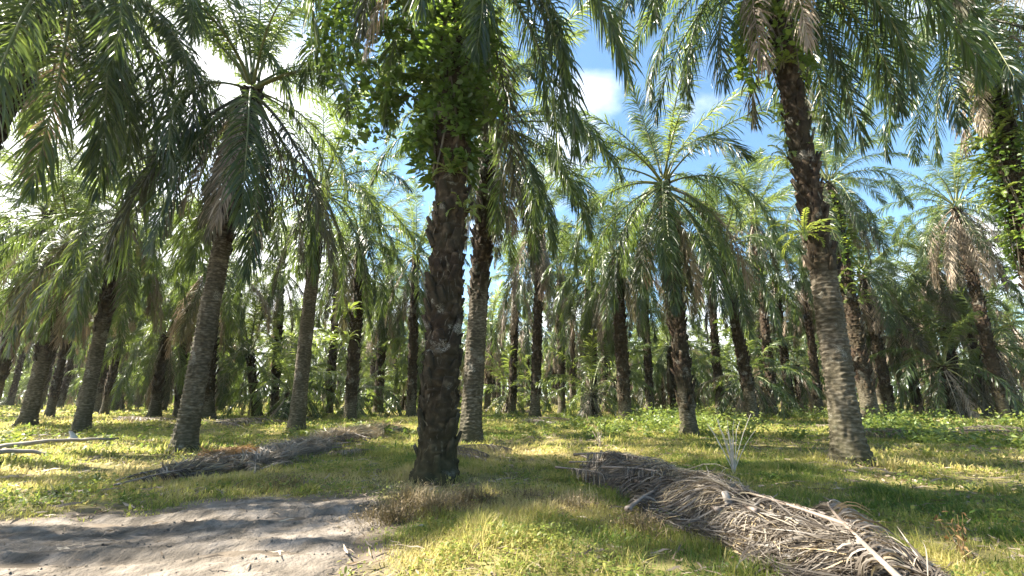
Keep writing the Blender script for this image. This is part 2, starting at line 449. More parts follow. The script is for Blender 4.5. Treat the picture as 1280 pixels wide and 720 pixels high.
# ------------------------------------------------------------------ trunks
def trunk_mesh(seed, B, C, r0, r1, bare=.4, nth=48, dz=.03, curve=(0, 0), stubs=1.0, flare=.25, name='trunk'):
    """B, C local base and top; bare = share of the height that has shed its leaf bases and shows ring scars"""
    g = np.random.default_rng(seed)
    B = np.array(B, float); C = np.array(C, float); H = C[2]-B[2]
    nz = max(24, int(H/dz)); t = np.linspace(-.12/H, 1, nz)
    ax = B+(C-B)*t[:, None]
    ax[:, 0] += curve[0]*np.sin(np.pi*t); ax[:, 1] += curve[1]*np.sin(np.pi*t)
    z = t*H
    th = np.arange(nth)*2*math.pi/nth
    TH, Z = np.meshgrid(th, z)
    zone = np.clip((t-bare+.05*0)/.10, 0, 1)
    zn = np.clip((Z/H-bare+(vnoise(TH*1.9, Z*1.4, seed)-.5)*.16)/.08, 0, 1)
    base = (r0+(r1-r0)*np.clip(t*1.15, 0, 1))*(1+flare*np.exp(-z/.42))
    base = base*(1+.05*(vnoise(z*.7, z*0+seed, seed)-.5))
    # leaf bases: overlapping wedges on a spiral lattice
    rowh = .17; n = 8
    row = np.floor(Z/rowh); fr = Z/rowh-row
    u = TH*n/(2*math.pi)+row*.5+row*.13
    ui = np.floor(u); fu = u-ui
    hsh = np.sin(((ui % n)*12.9898+row*78.233+seed*3.1))*43758.5453; hsh -= np.floor(hsh)
    amp = .01+.10*hsh*hsh; amp = np.where(hsh < .25, .0, amp); fu = fu+.25*(vnoise(TH*4, Z*7, seed+14)-.5)
    wedge = amp*fr**1.2*np.clip(1.25-np.abs(fu-.5)*2.2, 0, 1)
    # ring scars
    ph = Z/.12+.5*vnoise(TH*1.3, Z*.8, seed+5)+.35*vnoise(TH*.6, Z*.25, seed+8)
    rf = ph-np.floor(ph)
    ring = .036*rf*(.15+1.3*vnoise(TH*3, Z*6, seed+9))*(vnoise(TH*2.2, Z*3, seed+12) > .25)
    lump = .10*(fbm(TH*1.3, Z*1.1, seed+3)-.5)+.06*(vnoise(TH*5, Z*9, seed+4)-.5)
    rr = base[:, None]*(1+lump*1.3)+ring*(1-zn)+wedge*zn+.03*zn*(vnoise(TH*6, Z*16, seed+6)-.5)
    foot = np.exp(-np.maximum(Z, 0)/.22)*(.05+.22*np.maximum(fbm(TH*1.7, Z*.5, seed+31)-.3, 0)+.07*(vnoise(TH*6, Z*9, seed+32)-.5))
    rr = rr+foot*np.clip(r0/.3, .5, 1.2)
    V = np.empty((nz, nth, 3))
    V[..., 0] = ax[:, 0:1]+rr*np.cos(TH); V[..., 1] = ax[:, 1:2]+rr*np.sin(TH); V[..., 2] = ax[:, 2:3]
    b = (np.arange(nz-1)*nth)[:, None]; j = np.arange(nth)[None]; j2 = (j+1) % nth
    Q = np.stack([b+j, b+j2, b+nth+j2, b+nth+j], -1).reshape(-1, 4)
    mb = MB(); mb.add(V.reshape(-1, 3), Q, 0, zn.reshape(-1))
    # stubs of cut stalks standing off the trunk
    k = 0
    for zi in np.arange(bare*H*.97, H, rowh*.55):
        tt = zi/H
        for q in range(3):
            if g.random() > .62*stubs:
                continue
            a = k*2.39996+q*2.1+g.uniform(-.2, .2); k += 1
            c0 = B+(C-B)*tt; c0 = c0+np.array([curve[0], curve[1], 0])*math.sin(math.pi*tt)
            rad = (r0+(r1-r0)*min(1, tt*1.15))*.96
            o = np.array([math.cos(a), math.sin(a), 0]); s = np.array([-math.sin(a), math.cos(a), 0])
            L = g.uniform(.12, .36); w0, w1 = g.uniform(.07, .11), g.uniform(.03, .06); th0 = g.uniform(.025, .045)
            tip = o*L*g.uniform(.25, .55)+np.array([0, 0, L])
            p0 = c0+o*rad
            nrm = np.cross(s, tip/np.linalg.norm(tip)); 
            vs = [p0-s*w0-nrm*th0, p0+s*w0-nrm*th0, p0+s*w0+nrm*th0, p0-s*w0+nrm*th0]
            vs += [p0+tip-s*w1-nrm*th0*.6, p0+tip+s*w1-nrm*th0*.6+np.array([0, 0, g.uniform(-.05, .05)]), p0+tip+s*w1+nrm*th0*.6, p0+tip-s*w1+nrm*th0*.6]
            mb.add(np.array(vs), [[0, 1, 5, 4], [1, 2, 6, 5], [2, 3, 7, 6], [3, 0, 4, 7], [4, 5, 6, 7]], 0, 1.0)
    # torn fibres and scraps hanging on the old leaf bases
    m = int(70*H*(1-bare)*(nth > 30)*stubs)
    if m:
        tt = g.uniform(bare, 1, m); a = g.uniform(0, 6.283, m)
        o = np.stack([np.cos(a), np.sin(a), 0*a], 1); sd_ = np.stack([-np.sin(a), np.cos(a), g.normal(0, .4, m)], 1)
        p = B+(C-B)*tt[:, None]+np.array([curve[0], curve[1], 0])*np.sin(math.pi*tt)[:, None]+o*((r0+(r1-r0)*np.minimum(1, tt*1.15))*g.uniform(1.0, 1.12, m))[:, None]
        kk = np.linspace(0, 1, 4); L = g.uniform(.06, .3, m); dz_ = g.choice([-1., .8], m, p=[.7, .3])
        CC = p[:, None]+o[:, None]*(L*g.uniform(.0, .5, m))[:, None, None]*kk[None, :, None]
        CC[..., 2] += (L*dz_)[:, None]*kk[None]; CC += sd_[:, None]*(L*g.normal(0, .3, m))[:, None, None]*(kk**2)[None, :, None]
        mb.strips(CC, sd_[:, None]*(g.uniform(.004, .02, m)[:, None]*np.array([1, .9, .6, .15])[None])[..., None], 0, g.choice([0.2, 1.0], m))
    return mb.mesh(name, [M_BARK])


PALM_XY = []


def palm(label, base, top, r0=.36, r1=.28, bare=.4, detail=1, skip=(), dead=4, scale=1.0, curve=(0, 0), extra=(), spin=None, seed=0,
         group='oil palms standing in rows', live=1.0, dry=False, flare=.25):
    """base (x, y) and crown point in world metres"""
    bx, by = base; bz = float(ground_z(bx, by))
    q_ = 1/math.sqrt(1+(bx/max(by, .1))**2); q_ = max(q_, .68); r0, r1 = r0*q_, r1*q_
    PALM_XY.append((bx, by))
    root = link('oil_palm', None, loc=(bx, by, bz)); tag(root, label, 'palm tree', group)
    C = np.array([top[0]-bx, top[1]-by, top[2]-bz])
    nth, dz = [(20, .10), (44, .04), (84, .022)][detail]
    link('trunk', trunk_mesh(seed+11, (0, 0, 0), C-np.array([0, 0, .25]), r0, r1, bare, nth, dz, curve, flare=flare), root)
    g = np.random.default_rng(seed+500)
    i = 0; sp = g.uniform(0, 6.28) if spin is None else spin

    def put(kind, me, a, dzz, sc, roll=0.0, tilt=0.0):
        f = link(kind, me, root)
        rad = r1*.75
        f.location = C+np.array([rad*math.cos(a), rad*math.sin(a), dzz])
        f.rotation_euler = (roll, tilt, a); f.scale = (sc, sc, sc)
        return f
    for ci, (e0, bend, cnt, pw) in enumerate(CLASSES):
        c = max(1, round(cnt*live))
        for j in range(c):
            a = sp+i*2.39996+g.uniform(-.25, .25); i += 1
            if ci in skip:
                continue
            old = ci in OLD and g.random() < (.05 if ci < 7 else .2)*(2.2 if dry else 1)
            src = (OLD if old else FROND)[ci][int(g.integers(5))]
            wild = g.random() < .18
            put('frond', src, a, .25-.09*ci, scale*g.uniform(.78, 1.12), g.uniform(-.2, .2)*(2.2 if wild else 1), g.uniform(-.09, .09)*(3 if wild else 1))
    for j in range(round(dead*1.6)):
        a = sp+1.0+j*2.39996+g.uniform(-.3, .3)
        put('dead_frond', DEAD[int(g.choice(8, p=[.17, .17, .17, .17, .08, .08, .08, .08] if not dry else [.05]*4+[.2]*4))], a, -.55-g.uniform(0, .5), scale*g.uniform(.8, 1.05), g.uniform(-.2, .2), 0)
    for (kind, ci, az, sc) in extra:
        me = DEAD[ci+4] if kind == 'dead' else FROND[ci][int(g.integers(5))]
        put('dead_frond' if kind == 'dead' else 'frond', me, R(az), -.1*ci*(kind != 'dead')+.1-.7*(kind == 'dead'), sc*scale)
    return root


def P(bx, by, cx, cy, Y=None):
    b = on_ground(bx, by) if Y is None else (at(bx, by, Y).x, Y)
    return b, tuple(at(cx, cy, b[1]))


# azimuths of the extra fronds: 0 = to the right, 90 = away from the camera, 180 = left, 270 = towards the camera
b, t = P(545, 600, 574, -95)
CENTRE = (b, t)
palm('dark rough trunked palm in the middle, wrapped by a leafy climber high up', b, t, 0.315, 0.265, -.12, 2, dead=2, seed=1, flare=.16, curve=(.05, 0), spin=.4,
     extra=[('live', 7, 340, 1.05), ('live', 6, 310, 1.0), ('live', 7, 20, 1.1), ('live', 6, 345, 1.05), ('live', 5, 5, 1.1), ('live', 7, 0, 1.15), ('live', 6, 180, 1.0)])
b, t = P(1065, 580, 952, -70)
RIGHT = (b, t)
palm('tall leaning palm right of the dry frond heap, grey ringed below and dark stubbed above', b, t, 0.345, 0.225, .30, 2, dead=2, seed=2, curve=(.12, 0), spin=1.0,
     extra=[('live', 5, 186, 1.1), ('live', 6, 170, 1.05), ('live', 5, 355, 1.1), ('live', 6, 15, 1.1), ('live', 6, 335, 1.0), ('live', 7, 200, 1.0), ('live', 7, 0, 1.1), ('live', 7, 325, 1.1), ('live', 6, 300, 1.0), ('live', 8, 10, 1.1), ('live', 4, 178, 1.1), ('live', 5, 20, 1.25), ('live', 6, 345, 1.25), ('live', 5, 200, 1.2), ('live', 6, 195, 1.2), ('live', 6, 40, 1.2)])
b, t = P(228, 568, 316, 105)
LEFT = (b, t)
palm('mossy ringed palm behind the dirt track with a long hanging skirt of fronds', b, t, 0.281, 0.240, .52, 2, dead=3, seed=3,
     live=.85, extra=[('dead', 1, 260, .95), ('dead', 2, 300, 1.0), ('dead', -2, 220, 1.0), ('dead', -3, 280, 1.05), ('dead', -1, 340, .9), ('live', 8, 200, 1.1), ('live', 8, 260, 1.05), ('live', 8, 320, 1.1), ('live', 8, 20, 1.05)])
b, t = P(370, 538, 402, 235)
palm('sunlit tan palm between the mossy ringed palm and the centre palm', b, t, 0.328, 0.264, .62, 1, dead=2, seed=4)
b, t = P(587, 553, 612, 150)
palm('pale ringed palm standing right behind the dark centre palm', b, t, 0.312, 0.272, .42, 2, dead=5, seed=5,
     extra=[('live', 5, 355, 1.05), ('live', 6, 10, 1.0), ('live', 5, 330, 1.0), ('live', 7, 350, 1.0), ('live', 7, 300, 1.0), ('live', 8, 320, 1.0)])
b, t = P(1090, 527, 1035, 225)
palm('dark palm hidden behind the tall leaning palm, its trunk showing on the right of it', b, t, 0.484, 0.400, .1, 1, dead=5, seed=6)
b, t = P(862, 545, 829, 225)
palm('palm with an upright light green crown and wide drooping skirt against blue sky', b, t, 0.281, 0.264, .1, 1, dead=5, seed=7,
     extra=[('live', 8, 250, 1.0), ('live', 8, 290, 1.05), ('live', 7, 0, 1.0), ('live', 8, 220, 1.0), ('live', 8, 330, 1.0)])
b, t = P(943, 528, 903, 310)
palm('slim dark palm with a pale ringed foot left of the tall leaning palm', b, t, 0.328, 0.272, .18, 1, dead=4, seed=8)
b, t = P(782, 527, 770, 320)
palm('dark palm with a heavy hanging skirt left of the wide skirted palm', b, t, 0.351, 0.320, .1, 1, dead=6, seed=9)
b, t = P(740, 521, 737, 350)
palm('straight dark palm behind the dry frond heap, left of the heavy skirted one', b, t, 0.390, 0.336, .2, 1, dead=4, seed=10)
b, t = P(437, 527, 452, 295)
palm('dark palm with bright ferns halfway up, between the sunlit tan palm and the centre palm', b, t, 0.328, 0.288, .1, 1, dead=3, seed=11)
b, t = P(472, 518, 482, 355)
palm('smaller dark palm just right of the fern clad palm', b, t, 0.374, 0.320, .2, 1, dead=4, seed=12)
b, t = P(496, 514, 500, 392)
palm('distant dark palm seen just left of the centre palm', b, t, 0.390, 0.336, .2, 1, dead=4, seed=13)
b, t = P(32, 535, 92, 300)
palm('broad leaning palm at the far left behind the fallen stalks', b, t, 0.406, 0.360, .35, 1, dead=4, seed=14)
b, t = P(100, 540, 158, 265)
palm('leaning palm at the left with a dark bushy skirt, behind the pale stump', b, t, 0.328, 0.288, .45, 1, dead=5, seed=15,
     extra=[('live', 8, 250, 1.0), ('live', 8, 290, 1.0), ('live', 8, 330, .95), ('live', 8, 200, 1.0)])
b, t = P(258, 526, 268, 330)
palm('dark palm partly hidden behind the mossy ringed palm', b, t, 0.429, 0.360, .1, 1, dead=4, seed=16)
b, t = P(-20, 532, 62, 262)
palm('leaning dark palm at the left edge of the picture', b, t, 0.390, 0.320, .2, 1, dead=4, seed=17)
b, t = P(1257, 525, 1194, 255)
palm('palm at the right edge with sunlit crown and wide beige skirt of dead fronds', b, t, 0.390, 0.360, .1, 1, dead=9, seed=19, dry=True,
     extra=[('dead', 0, 240, 1.15), ('dead', 1, 280, 1.2), ('dead', 2, 200, 1.15), ('dead', 3, 310, 1.2)])
b, t = P(1350, 560, 1213, 15)
palm('fern covered palm at the upper right edge, crown base in bright sun', b, t, 0.328, 0.336, .1, 1, dead=3, seed=20,
     extra=[('live', 5, 180, 1.2), ('live', 6, 195, 1.2), ('live', 6, 165, 1.15), ('live', 5, 215, 1.15), ('live', 7, 200, 1.1)])
b, t = (-14.6, 10.2), tuple(at(92, -45, 10.2))
NEARLEFT = (b, t)
palm('near palm at the upper left corner with long dark fronds hanging down', b, t, .28, .22, .2, 1, dead=2, seed=27, spin=.2, scale=1.15,
     extra=[('live', 8, 5, 1.2), ('live', 7, 20, 1.15), ('live', 7, 345, 1.15), ('live', 8, 330, 1.2), ('live', 6, 15, 1.15), ('live', 6, 335, 1.1), ('live', 8, 270, 1.1), ('live', 8, 200, 1.1), ('live', 5, 350, 1.1), ('live', 7, 280, 1.15), ('live', 8, 350, 1.2), ('live', 7, 0, 1.2), ('live', 8, 30, 1.15), ('live', 7, 225, 1.1), ('live', 6, 0, 1.25), ('live', 6, 40, 1.2), ('live', 5, 20, 1.25), ('live', 7, 310, 1.25)])
b, t = (at(-60, 360, 15.5).x-1.2, 15.5), tuple(at(48, 20, 15.5))
palm('tall slim palm at the left edge whose upper trunk crosses the top left corner', b, t, .24, .20, .2, 1, dead=3, seed=31)
b, t = P(1115, 521, 1078, 340)
palm('palm with a bright tan hanging skirt just right of the tall leaning palm', b, t, 0.390, 0.336, .1, 1, dead=10, seed=23, dry=True)
b, t = P(990, 517, 968, 350)
palm('gnarled dark palm between the slim palm and the tall leaning palm', b, t, 0.351, 0.320, .1, 1, dead=5, seed=24)
b, t = P(1150, 520, 1122, 385)
palm('shorter palm with a drooping grey crown inside the beige thicket at the right', b, t, 0.351, 0.320, .1, 1, dead=8, seed=25, scale=.85, dry=True)
b, t = P(1205, 520, 1165, 330)
palm('palm with mottled skirt just left of the beige skirted palm at the right edge', b, t, 0.390, 0.336, .1, 1, dead=6, seed=26, dry=True)
b, t = P(322, 521, 312, 438)
palm('short young palm with low arching grey green fronds beside the sunlit tan palm', b, t, 0.312, 0.280, .0, 1, dead=2, seed=28, skip=(8,), scale=.95)
b, t = P(192, 523, 208, 415)
palm('low palm with arching fronds between the dark skirted palm and the mossy ringed palm', b, t, 0.390, 0.320, .2, 1, dead=3, seed=29, scale=.95)
b, t = P(840, 516, 838, 430)
palm('young low palm seen under the wide skirted palm', b, t, 0.351, 0.320, .1, 1, dead=2, seed=30, scale=.9, skip=(8,))

# palms of the middle rows, each where its trunk shows between the nearer ones
MID = [('slender dark palm in the middle rows just right of the pale ringed palm', 640, 36, 645, 345, 0), ('dark middle row palm near the small dry fronds in mid grass', 702, 38, 700, 340, 0),
       ('middle row palm with a green trunk right of the pale ringed palm', 668, 29, 676, 282, 0), ('middle row palm left of the gnarled dark palm', 1022, 35, 1004, 340, 1),
       ('middle row palm between the wide skirted palm and the slim ringed foot palm', 898, 34, 884, 285, 0), ('middle row palm close on the left of the fern clad palm', 412, 34, 424, 330, 0),
       ('middle row palm behind the short young palm', 345, 33, 352, 335, 0), ('middle row palm left of the mossy ringed palm trunk', 226, 31, 240, 320, 0),
       ('middle row palm between the broad leaning palm and the dark skirted palm', 66, 30, 106, 330, 0), ('middle row palm close behind the dark skirted palm', 134, 33, 166, 345, 0),
       ('beige skirted middle row palm near the right edge', 1232, 33, 1198, 345, 1), ('middle row palm seen through the beige thicket at the right', 1178, 37, 1152, 350, 1),
       ('middle row palm just left of the centre palm trunk', 515, 31, 520, 315, 0), ('middle row palm left of the heavy skirted palm', 756, 40, 754, 350, 0),
       ('middle row palm right of the heavy skirted palm', 812, 36, 802, 300, 0), ('dark middle row palm right of the slim ringed foot palm', 965, 31, 942, 268, 0)]
for i, (lab, px, Y, cx_, cy_, dry) in enumerate(MID):
    b = (at(px, 500, Y).x, Y); t = tuple(at(cx_, cy_, Y))
    palm(lab, b, t, .30, .25, .1, 0, dead=5+3*dry, seed=60+i, dry=bool(dry), live=.85)

# ------------------------------------------------------------------ the farther rows
FAR_CROWN = [crown_mesh(900+i, dead=10+i % 4) for i in range(6)]
FAR_TRUNK = [trunk_mesh(950+i, (0, 0, 0), (0, 0, 1.0*9), .33, .26, [.1, .35, .2][i], 18, .12) for i in range(3)]
g = np.random.default_rng(42)
SP = 9.4
nfar = 0
far_lab = {0: 'oil palm among the even farther rows filling the background'}
for iy in range(-2, 18):
    for ix in range(-18, 19):
        y = 6+iy*SP*.866+g.uniform(-.8, .8)
        x = (ix+.5*(iy % 2))*SP+g.uniform(-.8, .8)+2
        d = math.hypot(x, y)
        ang = math.degrees(math.atan2(x, y))
        shade_caster = False
        if (y < 24 or abs(ang) > 54 or d > 128) and not (x > 0 and 54 <= ang < 64 and 8 < y < 30):
            continue
        if d < 8 or min(math.hypot(x-a, y-b) for a, b in PALM_XY) < (6.0 if not shade_caster else 5.5):
            continue
        h = g.uniform(8.4, 11.2) if g.random() > .1 or y < 34 else g.uniform(2.5, 6)
        root = link('oil_palm', None, loc=(x, y, float(ground_z(x, y))))
        if shade_caster:
            tag(root, 'oil palm just outside the left edge shading the dirt track', 'palm tree', 'oil palms beside the dirt track')
        else:
            tag(root, 'distant oil palm with dark trunk in the crowded background rows', 'palm tree', 'distant oil palms')
        tr = link('trunk', FAR_TRUNK[int(g.integers(3))], root); tr.scale = (1.0, 1.0, h/9.0)
        cr = link('crown', FAR_CROWN[int(g.integers(6))], root, (0, 0, h+.1))
        s = g.uniform(.9, 1.1); cr.scale = (s, s, s)
        root.rotation_euler = (g.uniform(-.06, .06), g.uniform(-.06, .06), g.uniform(0, 6.28))
        nfar += 1
for i in range(40):                              # low young palms between the rows
    y = g.uniform(27, 80); x = y*math.tan(R(g.uniform(-52, 52))); h = g.uniform(1.2, 5.0)
    root = link('oil_palm', None, loc=(x, y, float(ground_z(x, y))))
    tag(root, 'low distant young palm filling the gaps between the background trunks', 'palm tree', 'distant young palms')
    tr = link('trunk', FAR_TRUNK[0], root); tr.scale = (1, 1, h/9.0)
    cr = link('crown', FAR_CROWN[i % 6], root, (0, 0, h+.1)); q = g.uniform(.75, 1.0); cr.scale = (q, q, q)
    root.rotation_euler = (0, 0, g.uniform(0, 6.28))



# ------------------------------------------------------------------ ground and dirt track
def grid_mesh(name, xs, ys, zf, mat, tintf=None, tint=0.5):
    X, Y = np.meshgrid(xs, ys); Z = zf(X, Y)
    V = np.stack([X, Y, Z], -1).reshape(-1, 3)
    nx, ny = len(xs), len(ys)
    b = (np.arange(ny-1)*nx)[:, None]+np.arange(nx-1)[None]
    Q = np.stack([b, b+1, b+nx+1, b+nx], -1).reshape(-1, 4)
    mb = MB(); mb.add(V, Q, 0, .5 if tintf is None else tintf(V[:, 0], V[:, 1]))
    return mb.mesh(name, [mat], True)


def geo_axis(near, far, step, growth):
    a = list(np.arange(0, near, step)); s = step
    while a[-1] < far:
        s *= growth; a.append(a[-1]+s)
    return np.array(a)


px_ = geo_axis(11, 700, .12, 1.12); xs = np.concatenate([-px_[:0:-1], px_])
ys = np.concatenate([-geo_axis(4, 60, .5, 1.3)[:0:-1], geo_axis(14, 900, .12, 1.1)])
# outline of the bare earth, in metres on the ground
TRACK_L = np.array([(-30, 2.2), (-12, 4.6), (-8, 5.2), (-5.8, 5.6), (-4.6, 6.1), (-3.4, 6.75), (-2.3, 6.75), (-1.75, 6.4), (-1.5, 5.6), (-1.45, 4.8), (-1.35, 4.0), (-1.2, 2), (-1.0, -3)])


def track_depth(x, y):
    """signed distance in metres inside the bare earth (positive inside)"""
    x = np.asarray(x, float); y = np.asarray(y, float)
    x = x+.35*(fbm(x*.9, y*.9, 21)-.5); y = y+.5*(fbm(x*1.1, y*1.1, 22)-.5)+.45*(vnoise(x*3, y*3, 25)-.5)+.3*(vnoise(x*9, y*9, 26)-.5)
    d = np.full(np.broadcast(x, y).shape, 1e9)
    for (x0, y0), (x1, y1) in zip(TRACK_L[:-1], TRACK_L[1:]):
        ex, ey = x1-x0, y1-y0
        t = np.clip(((x-x0)*ex+(y-y0)*ey)/(ex*ex+ey*ey), 0, 1)
        d = np.minimum(d, np.hypot(x-(x0+t*ex), y-(y0+t*ey)))
    top = np.interp(x, [-30, -12, -8, -5.8, -4.6, -3.4, -2.3, -1.75], [2.2, 4.6, 5.2, 5.6, 6.1, 6.75, 6.75, 6.4])
    right = np.interp(y, [-3, 2, 4, 4.8, 5.6, 6.4], [-1.0, -1.2, -1.35, -1.45, -1.5, -1.75])
    inside = (y < top) & (x < right)
    return np.where(inside, d, -d)


def track_z(x, y):
    d = track_depth(x, y)
    lump = .07*(fbm(x*1.1, y*1.1, 31)-.5)+.03*(fbm(x*5, y*5, 32)-.5)+.022*np.maximum(vnoise(x*14, y*14, 33)-.55, 0)*2+.018*(vnoise(x*27, y*27, 34)-.5)
    for k_, off in ((0, 0.), (1, 1.45)):                       # shallow wheel ruts with pushed up edges
        yc = 4.15+off+.16*(x+4)+.12*np.sin(x*1.1+k_)+.1*(vnoise(x*2, x*0, 35+k_)-.5)
        u = (y-yc)/.14
        lump = lump-.045*np.exp(-u*u)*(.5+.8*vnoise(x*1.5, y, 36))+.022*np.exp(-(np.abs(u)-1.7)**2*3)*(.4+1.2*vnoise(x*6, y*6, 37))
    return ground_z(x, y)+np.clip(d*.35, -.2, .03)+lump*np.clip(d*2, 0, 1)+.0


gnd = link('ground', grid_mesh('ground', xs, ys, ground_z, M_SOIL, lambda x, y: np.clip(1+track_depth(x, y)/.9, 0, 1))); tag(gnd, 'grassy plantation floor of soil and leaf litter', 'ground', kind='structure')

tr = link('dirt_track', grid_mesh('dirt_track', np.arange(-14, .2, .035), np.arange(-1, 7.6, .035), track_z, M_DIRT))
tag(tr, 'patch of bare trodden earth in the lower left of the plantation', 'track', kind='structure')


# ------------------------------------------------------------------ grass
def scatter(r0, r1, dens, g, half=57):
    area = math.pi*(r1*r1-r0*r0)*half*2/360; n = int(area*dens)
    r = np.sqrt(g.uniform(r0*r0, r1*r1, n)); a = np.radians(g.uniform(-half, half, n))
    return r*np.sin(a), r*np.cos(a)


def dry_sun_tone(x, y):
    """tone of the sward, some sunlit patches painted in as yellow: 0 fresh green .. 1 straw"""
    d = .46+1.3*(fbm(x*.45+3, y*.45, 51)-.45)+.9*(fbm(x*1.9, y*1.9, 52)-.5)
    for (cx_, cy_, rad, amt) in ((-1.2, 6.9, 1.3, .35), (-6.5, 7.6, 2.0, .3), (.6, 5.5, 1.2, .1), (-.3, 4.0, 1.0, .38), (.7, 9.8, 1.8, .2), (-3.6, 8.3, 1.0, .3), (2.2, 12, 2.5, .15)):  # dry spots, some painting in the sunlit patches at left and front
        d = d+amt*np.exp(-((x-cx_)**2+(y-cy_)**2)/rad**2)
    for (cx_, cy_, rad, amt) in ((1.0, 4.3, .9, .3), (5.5, 6, 2.2, .25), (-2.6, 9.2, 1.0, .35)):
        d = d-amt*np.exp(-((x-cx_)**2+(y-cy_)**2)/rad**2)
    return np.clip(d, 0, 1)


def near_trunk(x, y):
    d = np.full(len(x), 9.)
    for (a, b) in PALM_XY[:22]:
        d = np.minimum(d, np.hypot(x-a, y-b))
    return d


def cover(x, y):
    """how thickly plants grow here, 0 (bare litter) .. 1"""
    return np.clip(.15+2.6*(fbm(x*.75, y*.75, 41)-.30)+.9*(vnoise(x*3.1, y*3.1, 44)-.5), .04, 1)


def grass_zone(mb, g, r0, r1, dens, h, wid, k=3):
    x, y = scatter(r0, r1, dens, g)
    td = track_depth(x, y)
    keep = ((td < g.normal(.0, .12, len(x))) | ((vnoise(x*2.3, y*2.3, 46) > .86) & (td < .9))) & (g.random(len(x)) < cover(x, y)*np.clip(.12-td/.9+.5*(vnoise(x*3.3, y*3.3, 50)-.4), .04, 1))
    x, y, td = x[keep], y[keep], td[keep]; n = len(x)
    tuft = vnoise(x*2.6, y*2.6, 43)
    hh = h*g.uniform(.4, 1.2, n)*(.3+.6*fbm(x*.6+9, y*.6, 43)+.9*np.maximum(tuft-.55, 0)*2)
    hh *= np.clip(-td/.6, .4, 1)*(1+1.3*np.exp(-(near_trunk(x, y)/.6)**2))
    a = g.uniform(0, 6.283, n); lean = np.abs(g.normal(.6, .4, n))
    o = np.stack([np.cos(a), np.sin(a), np.zeros(n)], 1); s = np.stack([-np.sin(a+g.normal(0, .8, n)), np.cos(a), np.zeros(n)], 1)
    base = np.stack([x, y, ground_z(x, y)-.01], 1)
    kk = np.linspace(0, 1, k)
    C = base[:, None]+o[:, None]*(hh*lean)[:, None, None]*(kk**1.7)[None, :, None]
    C[..., 2] += hh[:, None]*(kk*(1-.25*kk*lean[:, None]))
    broad = g.random(n) < .25
    ww = np.where(broad, wid*2.2, wid)
    prof = np.where(broad[:, None], np.interp(kk, [0, .5, 1], [.3, 1, .1])[None], np.interp(kk, [0, .5, 1], [1, .8, .08])[None])
    W = s[:, None]*(ww[:, None]*prof)[..., None]
    t = np.clip(dry_sun_tone(x, y)+g.normal(0, .13, n)+(g.random(n) < .1)*.45, 0, 1)
    mb.strips(C, W, 0, t)


def weed_zone(mb, g, r0, r1, dens, size, h):
    """low broad leaved weeds among the grass"""
    x, y = scatter(r0, r1, dens, g)
    pr = np.clip(2.4*(fbm(x*.9+7, y*.9, 47)-.42), 0, 1)*(.3+.7*(vnoise(x*4, y*4, 48) > .45))
    keep = (track_depth(x, y) < -.05) & (g.random(len(x)) < pr)
    x, y = x[keep], y[keep]; n = len(x)
    z = ground_z(x, y)+h*g.random(n)*(.4+1.2*vnoise(x*2, y*2, 49))
    a = g.uniform(0, 6.283, n); e = g.normal(.25, .4, n); k = 4; kk = np.linspace(0, 1, k)
    d = np.stack([np.cos(a)*np.cos(e), np.sin(a)*np.cos(e), np.sin(e)], 1); L = size*g.uniform(.5, 1.3, n)
    C = np.stack([x, y, z], 1)[:, None]+d[:, None]*L[:, None, None]*kk[None, :, None]
    C[..., 2] -= L[:, None]*.35*kk[None]**2
    s_ = np.stack([-np.sin(a), np.cos(a), g.normal(0, .35, n)], 1)
    W = s_[:, None]*(L[:, None]*.24*np.array([.2, 1, .8, .05])[None])[..., None]
    mb.strips(C, W, 0, np.clip(dry_sun_tone(x, y)*.5-.02+g.normal(0, .12, n), 0, 1))


g = np.random.default_rng(77)
mb = MB()
grass_zone(mb, g, 2.2, 6.5, 4600, .15, .0026)
grass_zone(mb, g, 6.5, 12, 1900, .17, .0043)
grass_zone(mb, g, 12, 24, 480, .18, .009)
grass_zone(mb, g, 24, 48, 110, .22, .02)
grass_zone(mb, g, 48, 110, 12, .28, .06)
weed_zone(mb, g, 2.4, 7, 2600, .04, .12)
weed_zone(mb, g, 7, 14, 700, .065, .13)
weed_zone(mb, g, 14, 30, 160, .11, .2)
gr = link('grass', mb.mesh('grass', [M_GRASS])); tag(gr, 'patchy yellow green grass and weeds covering the plantation floor', 'grass', kind='stuff')

# fallen leaflets, scraps and crumbs of earth strewn over the floor and the track
mb = MB(); g = np.random.default_rng(78)
for r0, r1, dens, L0, w0 in ((2.3, 8, 60, .16, .008), (8, 20, 22, .3, .014), (20, 45, 5, .5, .03)):
    x, y = scatter(r0, r1, dens, g); n = len(x)
    keep = (g.random(n) < np.clip(1.2-cover(x, y), .22, 1)) & ((track_depth(x, y) < .1) | (g.random(n) < .28)); x, y = x[keep], y[keep]; n = len(x)
    a = g.uniform(0, 6.283, n); L = L0*g.uniform(.3, 1.5, n); kk = np.linspace(-.5, .5, 4)
    zt = np.where(track_depth(x, y) > 0, track_z(x, y), ground_z(x, y))
    o = np.stack([np.cos(a), np.sin(a), g.normal(0, .1, n)], 1)
    C = np.stack([x, y, zt+g.uniform(.008, .06, n)], 1)[:, None]+o[:, None]*L[:, None, None]*kk[None, :, None]
    C[..., 2] += .04*L[:, None]*np.sin(kk*6+a[:, None])
    s_ = np.stack([-np.sin(a), np.cos(a), g.normal(0, .5, n)], 1)
    mb.strips(C, s_[:, None]*(w0*np.array([.3, 1, .8, .1]))[None, :, None], 0, np.clip(g.normal(.45, .25, n), 0, 1))
lt = link('leaf_litter', mb.mesh('leaf_litter', [M_DEAD])); tag(lt, 'dry fallen leaflets strewn over the plantation floor', 'leaf litter', kind='stuff')
mb = MB(); n = 9000
